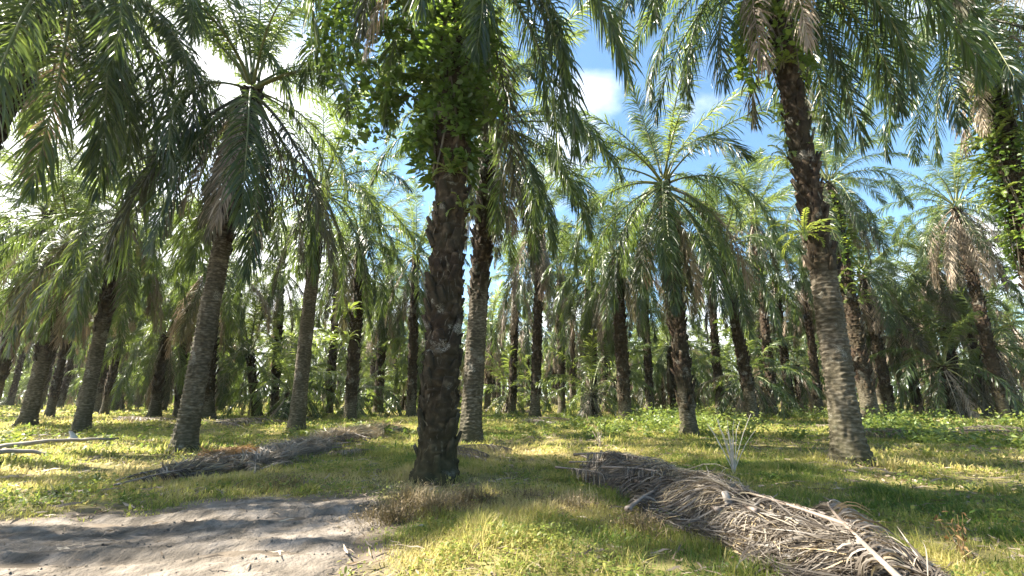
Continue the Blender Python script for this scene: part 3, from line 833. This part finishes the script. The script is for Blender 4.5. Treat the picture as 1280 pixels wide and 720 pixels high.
x = g.uniform(-9, -1.2, n); y = g.uniform(2.6, 7.2, n); keep = (track_depth(x, y) > -.1) & (vnoise(x*1.7, y*1.7, 71) > g.uniform(.1, .75, n)); x, y = x[keep], y[keep]; n = len(x)
rr = .003+.014*g.random(n)**4
oc = np.array([[1, 0, 0], [0, 1, 0], [-1, 0, 0], [0, -1, 0], [.35, .35, .8], [-.35, .35, .8], [-.35, -.35, .8], [.35, -.35, .8]])
V = oc[None]*rr[:, None, None]*g.uniform(.6, 1.3, (n, 8, 3)); V[..., 0] += x[:, None]; V[..., 1] += y[:, None]; V[..., 2] += (track_z(x, y)-.002)[:, None]
q = np.array([[0, 1, 5, 4], [1, 2, 6, 5], [2, 3, 7, 6], [3, 0, 4, 7], [4, 5, 6, 7]])
mb.add(V.reshape(-1, 3), (np.arange(n)[:, None, None]*8+q[None]).reshape(-1, 4), 0, .5)
cl = link('dirt_crumbs', mb.mesh('dirt_crumbs', [M_DIRT])); tag(cl, 'crumbs and clods of earth loose on the bare dirt track', 'dirt', kind='stuff')

# the plantation beyond the last rows, one dense mass of foliage
mb = MB(); g = np.random.default_rng(79); n = 16000
a = np.radians(g.uniform(-64, 64, n)); r = g.uniform(122, 150, n); x, y = r*np.sin(a), r*np.cos(a)
z = 9.5*g.random(n)**.8*(.55+.6*vnoise(x*.13, y*.13, 81))
b = g.uniform(0, 6.283, n); e = g.normal(-.5, .6, n); L = g.uniform(.8, 2.2, n); kk = np.linspace(0, 1, 4)
d = np.stack([np.cos(b)*np.cos(e), np.sin(b)*np.cos(e), np.sin(e)], 1)
C = np.stack([x, y, z], 1)[:, None]+d[:, None]*L[:, None, None]*kk[None, :, None]; C[..., 2] -= .4*L[:, None]*kk[None]**2
s_ = np.cross(d, g.normal(0, 1, (n, 3))); s_ /= np.linalg.norm(s_, axis=1)[:, None]
mb.strips(C, s_[:, None]*(np.array([.1, .22, .18, .03]))[None, :, None], 0, np.clip(g.normal(.45, .2, n), 0, 1))
fw = link('far_wood', mb.mesh('far_wood', [M_LEAF])); tag(fw, 'far dense palm foliage closing the view behind the last rows', 'trees', kind='stuff')


# ------------------------------------------------------------------ leafy plants
def add_leaves(mb, P, g, size, mat=0, tint=.5, spread=.2, droop=.5, aspect=.42, dirs=None):
    n = len(P); k = 4
    a = g.uniform(0, 6.283, n); e = g.normal(.1, .5, n)
    d = np.stack([np.cos(a)*np.cos(e), np.sin(a)*np.cos(e), np.sin(e)], 1)
    if dirs is not None:
        d = d*.7+dirs; d /= np.linalg.norm(d, axis=1)[:, None]+1e-9
    L = size*g.uniform(.4, 1.35, n)
    kk = np.linspace(0, 1, k)
    D = d[:, None]+np.array([0, 0, -1.])*(droop*kk[None]*g.uniform(.3, 1.5, n)[:, None])[..., None]
    D /= np.linalg.norm(D, axis=2)[..., None]
    C = P[:, None]+np.concatenate([np.zeros((n, 1, 3)), np.cumsum(D[:, 1:]*(L/(k-1))[:, None, None], 1)], 1)
    s = np.cross(d, np.array([0, 0, 1.])+g.normal(0, .5, (n, 3))); s /= np.linalg.norm(s, axis=1)[:, None]+1e-9
    W = s[:, None]*(L[:, None]*aspect*np.array([.25, 1, .75, .04])[None])[..., None]*.5
    mb.strips(C, W, mat, np.clip(tint+g.normal(0, spread, n), 0, 1))


# undergrowth between the middle rows
mb = MB(); g = np.random.default_rng(88)
pts = []
for i in range(1500):
    r = g.uniform(17, 46); a = R(g.uniform(-52, 54)); x, y = r*math.sin(a), r*math.cos(a)
    if fbm(x*.16, y*.16, 61) < (.44 if x > 3 else .62):
        continue
    h = g.uniform(.12, .6)*(1.15 if x > 5 else .6)*(.4+1.2*vnoise(x*.35, y*.35, 63)); n = int(150*h*min(1, 26/r)+14)
    q = g.normal(0, 1, (n, 3))*np.array([.4, .4, .25])*h*1.2+np.array([x, y, h*.5]); q[:, 2] = np.abs(q[:, 2])+float(ground_z(x, y))
    pts.append(q)
pts = np.vstack(pts)
add_leaves(mb, pts, g, .15, 0, np.clip(.15+.9*fbm(pts[:, 0]*.3, pts[:, 1]*.3, 64), 0, 1), .2, .4, .42)
ug = link('undergrowth', mb.mesh('undergrowth', [M_BUSH])); tag(ug, 'bright green leafy undergrowth below the middle rows of palms', 'undergrowth', kind='stuff')


def creeper(label, axis, radius, n, size, branches=(), seed=0, tint=.45, name='climbing_vine', clump=.45):
    """axis: polyline of the trunk it wraps; branches: lists of points its shoots follow"""
    g = np.random.default_rng(seed)
    root = link(name, None, loc=tuple(axis[0])); tag(root, label, 'climbing plant')
    o = np.array(axis[0]); ax = np.array(axis, float)
    lv = MB(); st = MB()
    t = g.random(n); q = np.stack([np.interp(t, np.linspace(0, 1, len(ax)), ax[:, i]) for i in range(3)], 1)
    a = g.uniform(0, 6.283, n)
    rad = .30+radius*g.random(n)**1.3*(.35+1.3*vnoise(a*1.2, q[:, 2]*1.6, seed))
    keep = vnoise(a*1.6+5, q[:, 2]*2.2, seed+2) > clump*.75+.55*np.clip(1-(q[:, 2]-ax[0][2])/.9, 0, 1)
    q, a, rad = q[keep], a[keep], rad[keep]
    out = np.stack([np.cos(a), np.sin(a), np.zeros(len(a))], 1)
    q = q+out*rad[:, None]+np.stack([np.zeros(len(a))]*2+[-(rad**1.5)*.25], 1)
    add_leaves(lv, q-o, g, size, 0, np.clip(tint-.2+.6*vnoise(q[:, 0]*3+q[:, 1], q[:, 2]*2, seed+6), 0, 1), .18, .6, .5, dirs=out*.8)
    for k in range(9):
        zz = np.linspace(0, 1, 30); aa = k*1.3+zz*g.uniform(-2, 2)+.2*np.sin(zz*9)
        p = np.stack([np.interp(zz, np.linspace(0, 1, len(ax)), ax[:, i]) for i in range(3)], 1)+np.stack([np.cos(aa), np.sin(aa), 0*aa], 1)*.36
        st.tube(p-o, .018, 5, 0)
    for br in branches:
        br = np.array(br, float); tt = np.linspace(0, 1, 16)
        p = np.stack([np.interp(tt, np.linspace(0, 1, len(br)), br[:, i]) for i in range(3)], 1)
        p += g.normal(0, .03, p.shape)
        st.tube(p-o, np.linspace(.02, .006, 16), 5, 0)
        m = int(120*np.linalg.norm(br[-1]-br[0])+50)
        t = g.random(m)**.8; c = np.stack([np.interp(t, tt, p[:, i]) for i in range(3)], 1)
        c = c+g.normal(0, 1, (m, 3))*(.04+.13*t)[:, None]
        add_leaves(lv, c-o, g, size*1.1, 0, tint+.05, .2, .7, .5)
    link('foliage', lv.mesh('foliage', [M_VINE]), root)
    link('stem', st.mesh('stem', [M_STEM], True), root)
    return root


def trunk_axis(bt, z0, z1, k=10):
    (bx, by), t = bt
    z = np.linspace(z0, z1, k); f = z/t[2]
    return [(bx+(t[0]-bx)*q, by+(t[1]-by)*q, zz) for q, zz in zip(f, z)]


Yc = CENTRE[0][1]
A = lambda px, py, dy=0.0: tuple(at(px, py, Yc+dy))
creeper('dense leafy creeper smothering the upper trunk of the dark centre palm', trunk_axis(CENTRE, 5.7, 11.6), .46, 9500, .17,
        branches=[[A(545, 60), A(500, 30, -.4), A(450, 45, -.5), A(420, 100, -.5)], [A(550, 20), A(480, -20, -.2), A(420, 10, -.3), A(395, 70, -.3)],
                  [A(545, 100), A(500, 90, -.4), A(465, 120, -.5), A(445, 185, -.5)], [A(550, -20), A(500, -60, .2), A(440, -40, .3), A(400, 0, .3)],
                  [A(550, 60), A(510, 60, .3), A(470, 75, .5), A(430, 130, .6)], [A(550, 150), A(530, 160, -.4), A(515, 190, -.4)],
                  [A(560, 120), A(600, 110, -.3), A(618, 150, -.3)], [A(545, 0), A(470, 0, -.4), A(440, 30, -.4)], [A(560, 40), A(600, 30, 0), A(615, 70, 0)],
                  [A(540, 130), A(490, 120, .3), A(480, 170, .3)]], seed=1, clump=.22)
Yr = RIGHT[0][1]
A = lambda px, py, dy=0.0: tuple(at(px, py, Yr+dy))
creeper('light green creeper hanging beside the top of the tall leaning palm', trunk_axis(RIGHT, 9.6, 13.2), .55, 1500, .19,
        branches=[[A(968, 0), A(935, -10, -.3), A(925, 40, -.3), A(930, 100, -.3)], [A(970, 20), A(945, 10, -.4), A(940, 70, -.4)],
                  [A(975, 60), A(1000, 40, .2), A(1010, 100, .2)]], seed=2, tint=.55)
(b6, t6) = P(1090, 527, 1035, 225)
creeper('green creeper covering the upper trunk of the dark hidden palm', trunk_axis((b6, t6), 8.0, 14.0), .9, 1500, .3, seed=3, tint=.5)
(b20, t20) = P(1350, 560, 1213, 15)
creeper('sunlit fern like creeper wrapping the palm at the upper right edge', trunk_axis((b20, t20), 5.0, 14.0), .32, 5200, .17, seed=4, tint=.45)

# ferns rooted in the leaf bases
mb = MB(); g = np.random.default_rng(5)
for i in range(16):
    a = i*2.39996; M = rotz(a); M[:3, 3] = [.04*math.cos(a), .04*math.sin(a), 0]
    add_frond(mb, g, 70-4*i+g.uniform(-8, 8), 75+2*i, L=.75*g.uniform(.7, 1.1), nl=22, lmax=.11, wid=.013, droop=.4, plume=6, k=3, tint=.75, M=M, base_r=.006, petiole=.1, twist=.15)
FERN = mb.mesh('tree_fern_tuft', [M_VINE, M_RACHIS])


def fern(label, pos, s):
    o = link('fern', FERN, loc=pos); o.scale = (s, s, s); o.rotation_euler = (0, 0, random.uniform(0, 6)); tag(o, label, 'fern', 'ferns growing on palm trunks')


fern('bright yellow green fern clump on the bend of the tall leaning palm', tuple(at(1005, 292, Yr-.4)), 1.1)
p11 = on_ground(437, 527)
for lab, px, py, s in (('upper bright fern on the fern clad palm left of the centre palm', 436, 388, 2.0), ('lower fern on the fern clad palm left of the centre palm', 434, 424, 1.4)):
    fern(lab, tuple(at(px, py, p11[1]-.5)), s)

def fern_up(label, bt, z0, z1, n, s0, seed):
    g = np.random.default_rng(seed); ax = trunk_axis(bt, z0, z1, n)
    for i, p in enumerate(ax):
        a = g.uniform(0, 6.283); r = .34
        fern(label, (p[0]+r*math.cos(a), p[1]+r*math.sin(a), p[2]+g.uniform(-.2, .2)), s0*g.uniform(.7, 1.3))


fern_up('feathery fern on the trunk of the palm at the upper right edge', (b20, t20), 6.0, 13.8, 22, 1.15, 1)
fern_up('small fern among the leaf bases high on the tall leaning palm', RIGHT, 7.5, 12.0, 7, .8, 2)
fern_up('fern on the upper trunk of the dark hidden palm', (b6, t6), 7.0, 13.5, 9, 1.6, 3)
fern_up('small fern just below the climber on the dark centre palm', CENTRE, 4.9, 6.2, 4, .55, 4)

# ------------------------------------------------------------------ heaps of dry fronds
LAID = []
for v in range(6):
    g = np.random.default_rng(600+v); mb = MB()
    add_frond(mb, g, [8, 4, 10, 2, 6, 12][v], [20, 16, 24, 14, 20, 28][v], L=[3.6, 4.2, 3.0, 3.8, 2.6, 3.3][v], droop=1.9, plume=22, tint=.45+.07*(v-2.5), spread=.24, lmax=.62,
              nl=150, wid=.0085, sway=g.uniform(-.4, .4), missing=.15, base_r=.03, k=6, twist=.9, petiole=.12, capped=True)
    LAID.append(mb.mesh('dry_frond', [M_STRAW, M_HEAP_RACHIS]))


def mound(name, label, pts, half, height, seed, tint=.2, mat=None, rag=1.0):
    """the packed core of a frond heap: thousands of fallen leaflets draped over it"""
    g = np.random.default_rng(seed); pts = np.array(pts, float); mb = MB()
    tt = np.linspace(0, 1, len(pts)); n = int(5200/rag**.9*np.sum(np.hypot(*np.diff(pts, axis=0).T)))
    length = np.sum(np.hypot(*np.diff(pts, axis=0).T))

    def surf(t, v):
        t = np.clip(t, -.02, 1.02)
        c = np.stack([np.interp(t, tt, pts[:, i]) for i in range(2)], -1)
        d = np.stack([np.interp(t+.03, tt, pts[:, i])-np.interp(t-.03, tt, pts[:, i]) for i in range(2)], -1); d /= np.linalg.norm(d, axis=-1)[..., None]+1e-9
        env = np.interp(t, [0, .12, .5, .9, 1], [.5, .85, 1, .8, .35])*(.7+.6*vnoise(t*length*1.1, t*0+seed, seed))
        xy = c+np.stack([-d[..., 1], d[..., 0]], -1)*(v*half*env)[..., None]
        z = ground_z(xy[..., 0], xy[..., 1])+height*env*np.clip(1-np.abs(v)**1.7, 0, 1)*(.75+.5*vnoise(xy[..., 0]*2.3, xy[..., 1]*2.3, seed+1))
        return np.concatenate([xy, z[..., None]], -1)
    k = 6; kk = np.linspace(0, 1, k)
    t0 = g.random(n); v0 = g.normal(0, .38, n)
    sg = np.where(g.random(n) < .5+.5*np.tanh(v0*4), 1., -1.)
    L = g.uniform(.25, .95, n); fl = g.normal(.55, .5, n)*np.where(vnoise(t0*7, v0*2+3, seed+4) > .35, 1, -1)
    cv = g.normal(0, .25, n)
    dv = np.cos(fl)*sg; dt = np.sin(fl)
    vv = v0[:, None]+(L*dv)[:, None]*(kk+cv[:, None]*kk**2)[...]/half
    t_ = t0[:, None]+(L*dt)[:, None]*kk[None]/length
    C = surf(t_, np.clip(vv, -1.35, 1.35))
    C[..., 2] += (g.uniform(.0, .10, n)[:, None]+.05*np.sin(kk*3.1)[None]*g.random(n)[:, None]+(g.normal(0, .05*rag, n)[:, None]*kk[None]**1.3).clip(-.03, .14*rag))
    C[..., 2] = np.maximum(C[..., 2], ground_z(C[..., 0], C[..., 1])+.005)
    T = np.gradient(C, axis=1); s_ = np.cross(T, np.array([0, 0, 1.])+g.normal(0, .7, (n, 3))[:, None]); s_ /= np.linalg.norm(s_, axis=2)[..., None]+1e-9
    W = s_*(max(rag, 1.35)/1.35)*(g.uniform(.0025, .0085, n)[:, None]*np.array([.6, 1, 1, .8, .5, .08])[None])[..., None]
    patch = fbm(C[:, 0, 0]*1.7, C[:, 0, 1]*1.7, seed+9)
    mb.strips(C, W, 0, np.clip(tint+.9*(patch-.45)+g.normal(0, .27, n), 0, 1))
    # dark packed body below
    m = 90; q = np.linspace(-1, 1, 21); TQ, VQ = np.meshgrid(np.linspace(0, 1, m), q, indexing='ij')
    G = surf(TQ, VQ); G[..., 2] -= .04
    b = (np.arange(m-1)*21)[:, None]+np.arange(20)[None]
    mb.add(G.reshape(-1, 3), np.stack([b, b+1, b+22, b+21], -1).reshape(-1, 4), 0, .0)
    o = link(name, mb.mesh(name, [mat or M_STRAW])); tag(o, label, 'dry leaves', kind='stuff')
    return o


def lay_fronds(label, group, pts, half, height, count, seed, sc=1.0, jit=.3, one_way=False):
    g = np.random.default_rng(seed); pts = np.array(pts, float); tt = np.linspace(0, 1, len(pts))
    for i in range(count):
        t = g.uniform(.0, .95); c = np.array([np.interp(t, tt, pts[:, j]) for j in range(2)])
        d = np.array([np.interp(t+.03, tt, pts[:, j])-np.interp(t-.03, tt, pts[:, j]) for j in range(2)])
        a = math.atan2(d[1], d[0])+g.normal(0, jit)
        if not one_way and g.random() < .45:
            a += math.pi
        me = LAID[int(g.integers(6))]; L = 1.7*sc
        v = g.normal(0, .4); nrm = np.array([-d[1], d[0]])/np.linalg.norm(d)
        env = np.interp(t, [0, .12, .5, .9, 1], [.55, .85, 1, .8, .4])
        x, y = c+nrm*v*half-np.array([math.cos(a), math.sin(a)])*L
        h = max(.04, height*env*(1-min(1, v*v))*g.uniform(.7, 1.15))
        o = link('dry_frond', me, loc=(x, y, float(ground_z(x, y))+h)); o.rotation_euler = (g.normal(0, .18)-v*.5, g.normal(.05, .04), a)
        s = sc*g.uniform(.8, 1.1); o.scale = (s, s, s)
        tag(o, label, 'dry frond', group)


HEAP = [(1.75, 9.2), (2.1, 8.0), (2.25, 6.8), (2.4, 5.6), (2.62, 4.3), (2.75, 3.2)]
mound('leaf_heap', 'packed brown heap of dead palm leaves in the right foreground', HEAP, .66, .38, 1, .36, None, 1.3)
lay_fronds('dry grey palm frond lying on the long heap in the right foreground', 'dry fronds on the right foreground heap', HEAP, .5, .36, 30, 2, .85, jit=.4)
HEAP2 = [on_ground(225, 598), on_ground(290, 585), on_ground(360, 570), on_ground(430, 552), on_ground(490, 536)]
mound('leaf_heap', 'dark brown end of the low heap of dead leaves behind the dirt track', [on_ground(208, 600), on_ground(245, 594), on_ground(292, 584)], .42, .13, 3, .45, None, 2.2)
mound('leaf_heap', 'grey middle of the low heap of dead leaves behind the dirt track', [on_ground(318, 583), on_ground(362, 570), on_ground(402, 560)], .5, .07, 13, 1.05, None, 2.4)
mound('leaf_heap', 'far end of the low heap of dead leaves, left of the centre palm', [on_ground(412, 555), on_ground(450, 546), on_ground(492, 536)], .7, .10, 14, 1.0, None, 2.6)
lay_fronds('dry grey palm frond on the low heap behind the dirt track', 'dry fronds on the heap behind the track', HEAP2, 1.2, .13, 34, 4, .75, jit=.7)
for lab, px, py, ang, s in (('small flattened dry frond pile on the grass behind the mossy palm', 300, 533, .2, 1.0),
                            ('grey dry frond lying in mid grass right of the pale ringed palm', 660, 517, .3, 1.1),
                            ('dry frond beside a dark stub in the grass behind the heap', 690, 530, -.2, .9),
                            ('pale dry frond on bare ground right of the tall leaning palm', 1120, 548, .1, 1.2),
                            ('dry frond lying in the grass at the right edge', 1255, 546, .1, 1.2),
                            ('pale dry frond lying under the palms at the left', 195, 527, .1, 1.1),
                            ('small pale dry frond at the foot of the pale ringed palm', 590, 570, 0, .5)):
    x, y = on_ground(px, py)
    for j in range(4):
        o = link('dry_frond', LAID[(j*2+int(px)) % 6], loc=(x-1.5*s+random.uniform(-.4, .4), y+random.uniform(-.5, .5), float(ground_z(x, y))+.12+.05*j))
        o.rotation_euler = (random.uniform(-.2, .2), 0.04, ang+random.uniform(-.5, .5)); o.scale = (s*.9,)*3
        tag(o, lab, 'dry frond', 'dry fronds '+lab.split('frond', 1)[1].strip()[:40])

# loose stalks at the far left
def stalk(label, p, q, r, seed):
    g = np.random.default_rng(seed); k = 14; t = np.linspace(0, 1, k)
    a = np.array(p); b = np.array(q)
    c = a+(b-a)*t[:, None]; c[:, 1] += .15*np.sin(t*3.1); c[:, 2] = ground_z(c[:, 0], c[:, 1])+r*.7+.10*np.sin(t*3.0+.3)+.03*g.random(k)
    mb = MB(); mb.tube(c-c[0], np.linspace(r, r*.45, k), 8, 0, .5, flat=.6)
    o = link('frond_stalk', mb.mesh('frond_stalk', [M_CUT], True), loc=tuple(c[0])); tag(o, label, 'stalk', 'bare frond stalks on the left')


def g3(px, py):
    x, y = on_ground(px, py); return (x, y, 0.)


stalk('long bare grey frond stalk lying on the grass at the far left', g3(-60, 574), g3(146, 556), .12, 1)
stalk('shorter bare frond stalk just in front of the long one at the far left', g3(-50, 586), g3(60, 577), .11, 2)

# the upright cut stalk at the near face of the heap
mb = MB(); k = 8; t = np.linspace(0, 1, k)
mb.tube(np.stack([.1*t, -.12*t, -.5*t], 1), np.linspace(.035, .06, k), 8, 0, .5, flat=.5)
x, y = at(908, 640, 5.0).x, 5.0
cs = link('cut_stalk', mb.mesh('cut_stalk', [M_CUT], True), loc=(x, y, .43)); tag(cs, 'broad cut grey stalk end poking out of the near side of the heap', 'stalk')

# bare pale twigs, dry weeds
px0 = on_ground(95, 556)
mb = MB(); t = np.linspace(0, 1, 7); mb.tube(np.stack([-.35*t, .1*t, .42*t-.1*t*t], 1), np.linspace(.13, .05, 7), 8, 0, .5, flat=.5)
mb.tube(np.stack([.3*t, .05*t, .16*t], 1), np.linspace(.1, .05, 7), 8, 0, .5, flat=.5)
o = link('stump', mb.mesh('stump', [M_TWIG], True), loc=(px0[0], px0[1], float(ground_z(*px0))+.02)); tag(o, 'small bleached stump behind the long bare frond stalk at the left', 'stump')


def twigs(name, label, pos, n, h, r, mat, seed, spread=.25, cat='dead plant', leaf=0):
    g = np.random.default_rng(seed); mb = MB()
    for i in range(n):
        a = g.uniform(0, 6.28); l = abs(g.normal(spread, spread*.5)); t = np.linspace(0, 1, 7); hh = h*g.uniform(.5, 1.1)
        p = np.stack([math.cos(a)*l*t**1.4*hh, math.sin(a)*l*t**1.4*hh, hh*t], 1)+g.normal(0, .012, (7, 3))*t[:, None]
        mb.tube(p, np.linspace(r, r*.35, 7), 4, 0, g.uniform(.3, .8))
        if leaf:
            c = p[g.integers(2, 7, leaf)]+g.normal(0, .03, (leaf, 3))
            add_leaves(mb, c, g, .06, 0, .45, .25, .8, .3)
    o = link(name, mb.mesh(name, [mat]), loc=(pos[0], pos[1], float(ground_z(pos[0], pos[1]))-.02)); tag(o, label, cat)
    return o


twigs('dead_plant', 'bunch of bare pale twigs standing behind the right foreground heap', on_ground(918, 596), 16, 1.0, .010, M_TWIG, 1, .28)
twigs('dead_plant', 'small dark dried shrub stub in the grass left of the wide skirted palm', on_ground(750, 560), 9, .55, .012, M_DRY_RACHIS, 2, .35, leaf=5)
M_RUST = leaf_material('rusty_leaf', [(0, (.12, .07, .03)), (1, (.34, .21, .09))], [(0, (.2, .1, .03)), (1, (.4, .22, .08))], .2, .6, .3)
twigs('dead_plant', 'thin rusty dried weed in the grass at the lower right', on_ground(1206, 700), 7, .42, .005, M_RUST, 3, .2, leaf=9)
M_WEED = leaf_material('dry_weed', [(0, (.11, .08, .045)), (.5, (.22, .165, .09)), (1, (.38, .30, .17))], [(0, (.12, .1, .03)), (1, (.3, .24, .1))], .25, .6, .3)
def weed(label, pos, n, h, rad, seed):
    g = np.random.default_rng(seed); mb = MB()
    q = np.abs(g.normal(0, .5, n))*rad; a = g.uniform(0, 6.283, n); k = 6; kk = np.linspace(0, 1, k)
    b = np.stack([q*np.cos(a), q*np.sin(a), 0*a], 1); hh = h*g.uniform(.35, 1.1, n)*np.clip(1.15-q/rad*.6, .3, 1)
    a2 = a+g.normal(0, 1.2, n); ln = np.abs(g.normal(.5, .4, n))
    o = np.stack([np.cos(a2), np.sin(a2), 0*a2], 1); s_ = np.stack([-np.sin(a2), np.cos(a2), g.normal(0, .3, n)], 1)
    C = b[:, None]+o[:, None]*(hh*ln)[:, None, None]*(kk**1.6)[None, :, None]; C[..., 2] += hh[:, None]*(kk-.35*ln[:, None]*kk**2.5)
    C += np.cumsum(g.normal(0, .006, (n, k, 3)), 1)
    mb.strips(C, s_[:, None]*(g.uniform(.0015, .005, n)[:, None]*np.array([1, 1, .9, .7, .5, .1])[None])[..., None], 0, np.clip(g.normal(.45, .28, n), 0, 1))
    c = C[g.integers(0, n, n), g.integers(2, 6, n)]+g.normal(0, .015, (n, 3))
    add_leaves(mb, c, g, .04, 0, .4, .3, .8, .3)
    o = link('weed_clump', mb.mesh('weed_clump', [M_WEED]), loc=(pos[0], pos[1], float(ground_z(*pos))-.02)); tag(o, label, 'weeds', 'dry weed clumps')


for lab, px, py, n, h, rad in (('brown dry weed clump at the left foot of the centre palm', 512, 636, 700, .34, .55), ('brown dry weed clump in front of the centre palm', 548, 650, 800, .32, .6),
                          ('brown dry weed clump at the right foot of the centre palm', 590, 634, 700, .34, .55), ('faded weed clump in the grass right of the centre palm', 660, 632, 500, .26, .7),
                          ('low dull weed clump between the centre palm and the right heap', 715, 640, 450, .24, .7), ('dry weed clump at the edge of the dirt track by the low heap', 352, 606, 500, .26, .8),
                          ('straw coloured weed clump at the tip of the dirt track', 486, 655, 500, .26, .5), ('dull weed clump in the grass left of the near end of the right heap', 800, 668, 420, .26, .5)):
    weed(lab, on_ground(px, py), n, h, rad, px)
mound('leaf_heap', 'rust orange patch of dead leaves on top of the low heap behind the track', [on_ground(252, 582), on_ground(285, 578), on_ground(318, 572)], .35, .2, 5, .8, M_RUST, 2.0)

# ------------------------------------------------------------------ thin haze volume added to lift the far rows
m, nt, N = new_mat('air')
pv = N('ShaderNodeVolumePrincipled'); pv.inputs['Color'].default_value = (.93, .96, 1, 1); pv.inputs['Density'].default_value = HAZE; pv.inputs['Anisotropy'].default_value = .35
out = N('ShaderNodeOutputMaterial'); nt.links.new(pv.outputs[0], out.inputs['Volume'])
mb = MB(); v = np.array([(x, y, z) for z in (-1.5, 24) for (x, y) in ((-170, -25), (170, -25), (170, 170), (-170, 170))], float)
mb.add(v, [[3, 2, 1, 0], [4, 5, 6, 7], [0, 1, 5, 4], [1, 2, 6, 5], [2, 3, 7, 6], [3, 0, 4, 7]])
hz = link('haze', mb.mesh('haze', [m])); tag(hz, 'thin haze added among the palms to lighten the far rows', 'haze', kind='stuff')
cy.volume_bounces = 1
